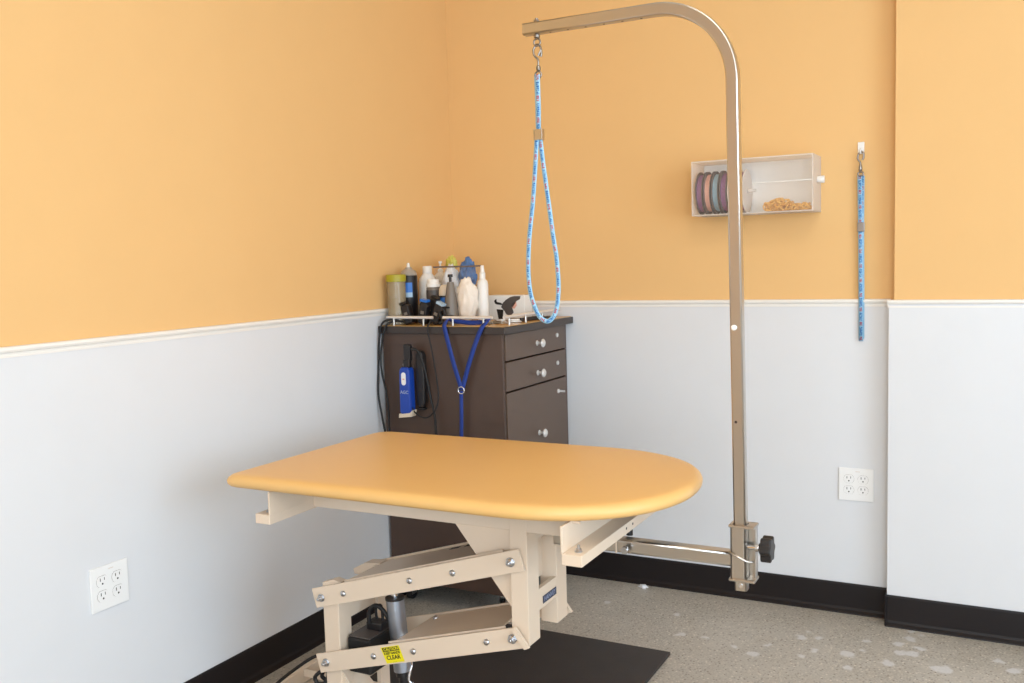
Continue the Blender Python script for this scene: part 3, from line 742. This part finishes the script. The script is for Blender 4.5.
# gallery rails standing on the counter
def rail(p0, p1, posts, lab):
    e = empty('gallery_rail', ((p0[0]+p1[0])/2, (p0[1]+p1[1])/2, ZT), lab, 'rail', 'metal rails along the counter edge')
    v = Vector(p1)-Vector(p0)
    MB().cyl((*p0, ZT+.030), (*p1, ZT+.030), .0055, 16).build('bar', SATIN, e)
    for f in posts:
        q = Vector(p0)+v*f; MB().cyl((q.x, q.y, ZT+.0002), (q.x, q.y, ZT+.028), .0042, 14).build('post', STEEL, e)
    return e
YR = -.560
rail((.040, YR), (.240, YR), (.15, .80), 'left metal rail along the counter edge above the blue clipper')
rail((.284, YR), (.486, YR), (.20, .82), 'middle metal rail on the counter with the navy lead looped round it')
rail((.519, -.535), (.519, -.070), (.08, .36, .66), 'metal rail along the drawer side of the counter top')

# ------------------------------------------------------------------ bottles and tools on the counter
def item(name, parts, c, lab, cat, group=None):
    e = empty(name, (c[0], c[1], ZT+.0003), lab, cat, group); z = ZT+.0003
    for pn, m_, prof in parts: MB().lathe((c[0], c[1], z), prof, seg=28).build(pn, m_, e)
    return e
c = (.055, -.5145)
e = item('lidded_jar', (('jar_body', CLEARJ, [(.032, 0), (.034, .002), (.036, .160), (.0335, .160), (.0320, .005), (.0005, .004)]),), c, 'clear plastic jar with an olive green screw lid at the counter corner', 'jar')
MB().lathe((*c, ZT), [(.036, .1605), (.0375, .1615), (.0375, .184), (.036, .187), (.01, .188)], seg=32).build('lid', OLIVE, e)
MB().lathe((*c, ZT), [(.028, .006), (.028, .09), (.02, .10)], seg=20).build('contents', DKGREY, e)
c = (.063, -.441)
e = item('spray_can', (('can_body', BLACK, [(.031, 0), (.033, .003), (.033, .176), (.031, .181)]), ('dome', SILV, [(.031, .1812), (.0325, .184), (.026, .198), (.013, .207), (.012, .212)]), ('nozzle', WPLAST, [(.006, .2125), (.006, .222), (.004, .229)])), c, 'tall black aerosol can with silver dome behind the green lidded jar', 'spray can')
def wrap(parent, c, r, a0, a1, z0_, z1_, m_, name):
    b = MB(); n = 10; A = []; B = []
    for q in range(n+1):
        an_ = math.radians(a0+(a1-a0)*q/n); A.append((c[0]+r*math.cos(an_), c[1]+r*math.sin(an_)))
        B.append((c[0]+(r-.0006)*math.cos(an_), c[1]+(r-.0006)*math.sin(an_)))
    b.prism(A+B[::-1], 'z', z0_, z1_); return b.build(name, m_, parent)
wrap(e, c, .0338, -80, -35, ZT+.115, ZT+.155, LABELB, 'blue_label')
wrap(e, c, .0339, -80, -35, ZT+.100, ZT+.118, LABELLB, 'pale_label')
c = (.080, -.335)
item('lotion_bottle', (('bottle_body', WPLAST, [(.032, 0), (.036, .004), (.036, .150), (.032, .168), (.019, .184)]), ('cap', WPLAST, [(.0185, .1845), (.0185, .212), (.016, .215)])), c, 'large round shouldered white bottle behind the dark tools', 'bottle')
c = (.090, -.255)
item('pump_bottle', (('bottle_body', WPLAST, [(.030, 0), (.032, .004), (.032, .155), (.026, .175), (.012, .188)]), ('pump', WPLAST, [(.011, .1885), (.011, .200), (.004, .203), (.004, .222), (.007, .224), (.007, .232)])), c, 'white bottle with slim pump top just right of the large white bottle', 'bottle')
c = (.165, -.43)
e = item('pill_bottle', (('bottle_body', GREYP, [(.024, 0), (.0265, .003), (.0265, .132), (.024, .135)]), ('cap', WPLAST, [(.0255, .1355), (.028, .137), (.028, .148), (.022, .150), (.022, .162), (.020, .165)])), c, 'squat dark grey labelled bottle with a stepped white cap', 'bottle')
wrap(e, c, .0271, -150, -10, ZT+.03, ZT+.125, DKGREY, 'dark_label')
c = (.212, -.43)
e = item('white_topped_bottle', (('bottle_body', LABELB, [(.018, 0), (.019, .003), (.019, .096)]), ('collar', BLACK, [(.020, .0965), (.020, .103)]), ('cap', CREAM, [(.020, .1035), (.021, .108), (.019, .128), (.012, .142), (.010, .144)])), c, 'small bottle with cream cap and blue label beside the grey squeeze bottle', 'bottle')
c = (.262, -.465)
e = item('squeeze_bottle', (('bottle_body', GREYP, [(.026, 0), (.028, .004), (.0275, .03), (.022, .09), (.0135, .148), (.012, .154)]), ('neck', BLACK, [(.005, .1545), (.005, .172), (.0095, .1725), (.0095, .183)])), c, 'tapered grey squeeze bottle with a black tip in front of the clear tub', 'bottle')
MB().box(.250, .272, -.4945, -.491, ZT+.060, ZT+.065).box(.262, .285, -.4945, -.490, ZT+.030, ZT+.034).build('black_marking', INK, e)
c = (.367, -.41)
item('lotion_pump', (('bottle_body', WPLAST, [(.019, 0), (.0205, .004), (.0205, .140), (.018, .154), (.011, .162)]), ('pump', WPLAST, [(.011, .1625), (.011, .185), (.0085, .187), (.0065, .205), (.006, .212)])), c, 'slim white spray bottle standing right of the cotton wool', 'bottle')
# clear tub with cloths
TB = empty('clear_tub', (.205, -.33, ZT+.0004), 'clear acrylic tub stuffed with white wipes and a blue cloth', 'tub')
ta, tb, tc_, td = .136, .290, -.375, -.285; zt0, zt1 = ZT+.0004, ZT+.212
MB().box(ta, tb, tc_, tc_+.003, zt0, zt1).box(ta, tb, td-.003, td, zt0, zt1).box(ta, ta+.003, tc_+.003, td-.003, zt0, zt1).box(tb-.003, tb, tc_+.003, td-.003, zt0, zt1).box(ta+.003, tb-.003, tc_+.003, td-.003, zt0, zt0+.003).build('tub_walls', ACRYLF, TB)
MB().box(ta-.003, tb+.003, tc_-.003, tc_, zt1-.005, zt1+.001, .001).box(ta-.003, tb+.003, td, td+.003, zt1-.005, zt1+.001, .001).box(ta-.003, ta, tc_, td, zt1-.005, zt1+.001).box(tb, tb+.003, tc_, td, zt1-.005, zt1+.001).build('rim', SPOOL, TB)
def crumple(name, c, r, sc, m_, lab, cat, seed, amp=.22, top_only=False):
    random.seed(seed); t_ = bmesh.new(); bmesh.ops.create_icosphere(t_, subdivisions=4, radius=1)
    from mathutils import noise as nz
    for v in t_.verts:
        d = 1+amp*nz.fractal(v.co*2.3+Vector((seed, 0, 0)), .8, 2., 4)+.08*nz.noise(v.co*9)
        v.co = Vector((v.co.x*sc[0]*d, v.co.y*sc[1]*d, v.co.z*sc[2]*d))*r+Vector(c)
    for f_ in t_.faces: f_.smooth = True
    b = MB(); b.add(t_); o = b.build(name, m_); return tag(o, lab, cat)
crumple('white_wipes', (.185, -.330, ZT+.112), .05, (.78, .66, 1.95), PAPER, 'crumpled white wipes filling the left of the clear tub', 'wipes', 3)
crumple('blue_cloth', (.258, -.330, ZT+.178), .05, (.62, .66, 1.15), BLUEC, 'crumpled blue cloth sticking out of the clear tub', 'cloth', 5, .3)
crumple('yellow_puff', (.100, -.185, ZT+.222), .030, (.8, .6, 1.0), YGREEN, 'pale yellow green puff showing above the left rim of the tub', 'puff', 8, .2)
tg = MB().lathe((.100, -.185, ZT+.0004), [(.020, 0), (.022, .003), (.022, .18), (.012, .19)], seg=20).build('green_bottle', YGREEN)
tag(tg, 'yellow green bottle almost hidden behind the white pump bottle', 'bottle')
crumple('cotton_wool', (.318, -.442, ZT+.088), .05, (.84, .56, 1.62), COTTON, 'tall wad of white cotton wool in front of the clear tub', 'cotton wool', 23, .17)
# white carton with a dark dog photograph
BXn = empty('printed_carton', (.381, -.22, ZT+.0004), 'low white carton printed with a dark dog picture', 'carton')
MB().box(.300, .458, -.255, -.190, ZT+.0004, ZT+.095, .0015).build('carton', WPLAST, BXn)
def blob(pts, m_, name): MB().prism([(x, ZT+z) for x, z in pts], 'y', -.2558, -.2551).build(name, m_, BXn)
blob([(0.358, .050), (0.366, .066), (0.380, .078), (0.398, .088), (0.416, .092), (0.443, .092), (0.440, .080), (0.426, .074), (0.416, .060), (0.406, .048), (0.412, .030), (0.398, .016), (0.380, .022), (0.372, .036)], DKGREY, 'dog_print')
blob([(0.328, .074), (0.338, .082), (0.340, .070), (0.360, .066), (0.364, .058), (0.340, .060), (0.332, .064)], INK, 'dog_print_ear')
blob([(0.338, .042), (0.368, .040), (0.364, .004), (0.346, .004)], INK, 'dog_print_patch')  # dark irregular shape of the printed picture
blob([(0.410, .062), (0.422, .074), (0.426, .056), (0.416, .044), (0.404, .046)], PINK, 'dog_print_tongue')
# clippers and dark grooming tools in front
def clipper_lying(cx, cy, h, lean, tilt, lab, w=.036, tip=BOLT):
    e = empty('dark_clipper', (cx, cy, ZT+.0005), lab, 'hair clipper', 'dark clippers crowded behind the left rail')
    X = Matrix.Translation((cx, cy, ZT+.0045)) @ Matrix.Rotation(lean, 4, 'Y') @ Matrix.Rotation(tilt, 4, 'X')
    MB().prism([(-w/2, .012), (-w*.42, 0), (w*.42, 0), (w/2, .012), (w*.46, h*.6), (w*.5, h*.86), (w*.36, h), (-w*.36, h), (-w*.5, h*.86), (-w*.46, h*.6)], 'y', -.014, .014, .004, xf=X).build('shell', BLACK, e)
    MB().box(-w*.40, w*.40, -.017, .010, h+.0005, h+.010, .001, xf=X).build('blade', tip, e)
    MB().box(-w*.2, w*.2, -.0165, -.0142, h*.45, h*.6, .001, xf=X).build('switch', GREYP, e)
random.seed(4)
clipper_lying(.118, -.520, .074, -.30, .0, 'black clipper leaning left right of the green lidded jar', tip=BLACK)
clipper_lying(.170, -.515, .082, .18, .05, 'black clipper with blue marked head in the middle behind the left rail', tip=LABELB)
clipper_lying(.215, -.512, .076, .45, 0, 'black clipper slanting right below the blue labelled bottle', tip=LABELLB)
clipper_lying(.150, -.470, .100, .50, 0, 'black clipper lying steeply behind the others by the grey bottle', tip=BLACK)
cc = MB().tube(smooth_path([(.230, -.500, 1.085), (.252, -.515, 1.12), (.268, -.520, 1.09), (.245, -.520, 1.062), (.225, -.515, 1.075), (.240, -.522, 1.105), (.258, -.524, 1.07), (.25, -.535, 1.062)]), .006).build('curled_cord', BLACKR)
tag(cc, 'curl of thick black cord between the left and middle rails', 'cord')
# loose blades
def blade(x, y, rz, lab):
    X = Matrix.Translation((x, y, ZT+.0006)) @ Matrix.Rotation(rz, 4, 'Z')
    e = empty('clipper_blade', (x, y, ZT+.0005), lab, 'clipper blade', 'loose steel clipper blades on the counter')
    MB().box(-.022, .022, -.014, .014, 0, .006, .001, xf=X).build('blade_base', STEEL, e)
    b = MB().box(-.018, .018, -.010, .008, .0062, .012, .001, xf=X)
    for q in range(9): b.box(-.021+.005*q, -.0185+.005*q, -.024, -.014, .001, .004, xf=X)
    b.build('teeth', STEEL, e)
blade(.410, -.47, .2, 'steel clipper blade nearest the slim white spray bottle')
blade(.455, -.44, -.4, 'steel clipper blade in the middle below the printed carton')
blade(.470, -.36, .6, 'steel clipper blade lying right below the dog picture')
blade(.440, -.30, -.2, 'steel clipper blade touching the front of the printed carton')
blade(.420, -.385, .9, 'steel clipper blade lying between the others, turned sideways')
def scissors(x, y, rz, lab, z=.0):
    X = Matrix.Translation((x, y, ZT+.0045+z)) @ Matrix.Rotation(rz, 4, 'Z')
    e = empty('grooming_scissors', (x, y, ZT+.0005), lab, 'scissors', 'scissors on the counter')
    for s_ in (-1, 1):
        MB().prism([(0, s_*.002), (.075, s_*.0115), (.09, s_*.012), (.02, -s_*.004)], 'z', s_*.0006-.0005, s_*.0006+.0005, xf=X).build('blade', STEEL, e)
        MB().tube([X @ Vector((-.045+.015*math.cos(2*PI*q/18), s_*.018+.012*math.sin(2*PI*q/18), 0)) for q in range(18)], .0035, 7, closed=True).tube([X @ Vector(p) for p in ((-.032, s_*.012, 0), (-.01, s_*.004, 0), (.01, -s_*.002, 0))], .0035, 7).build('handle', BLACK, e)
scissors(.470, -.165, 1.2, 'black handled scissors beside the right end of the printed carton')
scissors(.495, -.12, 1.9, 'black handled scissors nearest the back wall end of the counter')
br = empty('comb', (.47, -.27, ZT), 'long black comb lying along the right rail of the counter', 'comb')
Xc = Matrix.Translation((.492, -.26, ZT+.0006)) @ Matrix.Rotation(1.50, 4, 'Z')
MB().box(-.085, .085, -.004, .004, 0, .014, .0015, xf=Xc).build('comb_spine', BLACK, br)
tt = MB()
for q in range(40): tt.box(-.083+.0042*q, -.081+.0042*q, .0042, .020, .003, .005, xf=Xc)
tt.build('comb_teeth', BLACK, br)

# ------------------------------------------------------------------ things hanging on the cabinet side
CL = empty('blue_clipper', (.130, -.60, .728), 'bright blue corded clipper hanging head down on the cabinet side', 'hair clipper')
yf = -.602
DX = .019
MB().prism([(.103+DX, .745), (.107+DX, .735), (.147+DX, .735), (.151+DX, .745), (.150+DX, .86), (.149+DX, .896), (.142+DX, .908), (.113+DX, .908), (.105+DX, .896), (.104+DX, .86)], 'y', yf-.018, yf+.018, .006).build('shell', CLIPBLUE, CL)
MB().prism([(.099+DX, .722), (.153+DX, .728), (.158+DX, .752), (.148+DX, .742), (.106+DX, .736), (.101+DX, .738)], 'y', yf-.020, yf+.012, .001).build('blade', CREAM, CL)
bp = MB(); pts = [(.1255+DX+.0095*math.cos(a_), .874+.006+.0095*math.sin(a_)) for a_ in [PI*q/12 for q in range(13)]]+[(.1255+DX+.0095*math.cos(a_), .852+.0095*math.sin(a_)) for a_ in [PI+PI*q/12 for q in range(13)]]
bp.prism(pts, 'y', yf-.0192, yf-.0181); bdg = bp.build('badge', WPLAST, CL)
MB().box(.1215+DX, .1295+DX, yf-.0198, yf-.0193, .862, .867).build('badge_mark', PINK, bdg)
text('AGC', .0165, Matrix.Translation((.1265+DX, yf-.0184, .8165)) @ Matrix.Rotation(PI/2, 4, 'X'), PALEINK, 'model_lettering', CL, bold=.0004)
MB().tube(ring_pts((.128+DX, yf, .915), .0125, 'y', sc=.9), .0028, 8, closed=True).build('hanging_ring', SILV, CL)
MB().box(.118+DX, .146+DX, yf-.009, yf+.009, .905, .935, .004).prism([(.124+DX, .93), (.148+DX, .93), (.150+DX, .985), (.145+DX, .990), (.122+DX, .990), (.120+DX, .982)], 'y', yf-.008, yf+.010, .003).build('cord_holder', BLACK, CL)
MB().tube(smooth_path([(.147, yf, .93), (.162, yf, .965), (.178, yf+.01, .972), (.195, yf+.015, .955), (.215, yf+.016, .90), (.235, yf+.016, .80), (.250, yf+.016, .73), (.252, yf+.016, .66), (.245, yf+.018, .58)]), .0045, 8).build('cord', BLACKR, CL)
BC = empty('black_clipper', (.189, -.585, .755), 'black clipper hanging right beside the blue one on the cabinet side', 'hair clipper')
MB().prism([(0.176, .775), (0.184, .758), (0.202, .758), (0.210, .775), (0.212, .87), (0.206, .955), (0.198, .965), (0.186, .965), (0.178, .955), (0.174, .87)], 'y', -.588, -.562, .005).build('shell', BLACK, BC)
MB().box(.179, .207, -.590, -.566, .750, .7575, .001).build('blade', BLACKR, BC)
MB().tube(smooth_path([(.158, -.60, .86), (.157, -.605, .80), (.168, -.607, .76), (.190, -.607, .735), (.220, -.605, .725), (.245, -.603, .735), (.268, -.60, .765), (.275, -.595, .81), (.262, -.590, .90), (.245, -.585, .98), (.232, -.585, 1.04), (.236, -.580, 1.062), (.238, -.570, 1.070), (.236, -.540, 1.064)]), .0028, 8).build('cord', BLACKR, BC)
# navy lead over the middle rail
ND = empty('navy_lead', (.36, -.585, .56), 'navy blue webbing lead draped from the middle rail down the cabinet side', 'lead')
wdt = .0165
MB().ribbon(smooth_path([(.366, -.5835, .830), (.340, -.5835, .910), (.318, -.5835, .990), (.305, -.584, 1.045), (.302, -.580, 1.062), (.308, -.566, 1.078), (.330, -.552, 1.072), (.40, -.548, 1.066), (.450, -.550, 1.072), (.470, -.560, 1.080), (.470, -.575, 1.070), (.455, -.584, 1.050), (.430, -.584, 1.000), (.400, -.5835, .925), (.368, -.5835, .830)], 6), (1, 0, .25), wdt, .0022).build('strap_loop', LBLUE, ND)
MB().ribbon([(.364, -.584, .826), (.362, -.584, .74), (.358, -.584, .64), (.354, -.584, .56)], (1, 0, 0), .014, .0022).build('strap_tail', LBLUE, ND)
MB().tube(ring_pts((.365, -.585, .828), .0125, 'y'), .0022, 8, closed=True).build('ring', CHROME, ND)
# cords down the left of the cabinet
cA = MB().tube(smooth_path([(.085, -.548, 1.075), (.060, -.565, 1.078), (.030, -.580, 1.062), (.018, -.585, 1.00), (.014, -.590, .90), (.016, -.600, .80), (.030, -.600, .71), (.045, -.600, .62), (.05, -.600, .5)]), .0040, 8).build('power_cord', BLACKR)
tag(cA, 'outer black cord bowing leftwards over the white wall beside the cabinet', 'cord')
cB = MB().tube(smooth_path([(.095, -.535, 1.068), (.070, -.560, 1.070), (.046, -.582, 1.050), (.028, -.590, .96), (.030, -.592, .88), (.046, -.590, .80), (.050, -.588, .70), (.048, -.588, .5)]), .0036, 8).build('power_cord', BLACKR)
tag(cB, 'inner black cord hanging close along the left edge of the cabinet', 'cord')
# scrap of paper on the floor
pp = MB()
pp.prism([(.818, -.052), (.832, -.045), (.846, -.050), (.852, -.040), (.860, -.047), (.852, -.058), (.860, -.074), (.846, -.072), (.838, -.062)], 'z', .0006, .0035)
pp.prism([(.828, -.056), (.842, -.066), (.858, -.060), (.848, -.048)], 'z', .0036, .0120)
tag(pp.build('paper_scrap', PAPER), 'tiny crumpled white paper scrap on the floor by the back baseboard', 'paper scrap')

for o in bpy.data.objects:
    if '_o' in o: del o['_o']
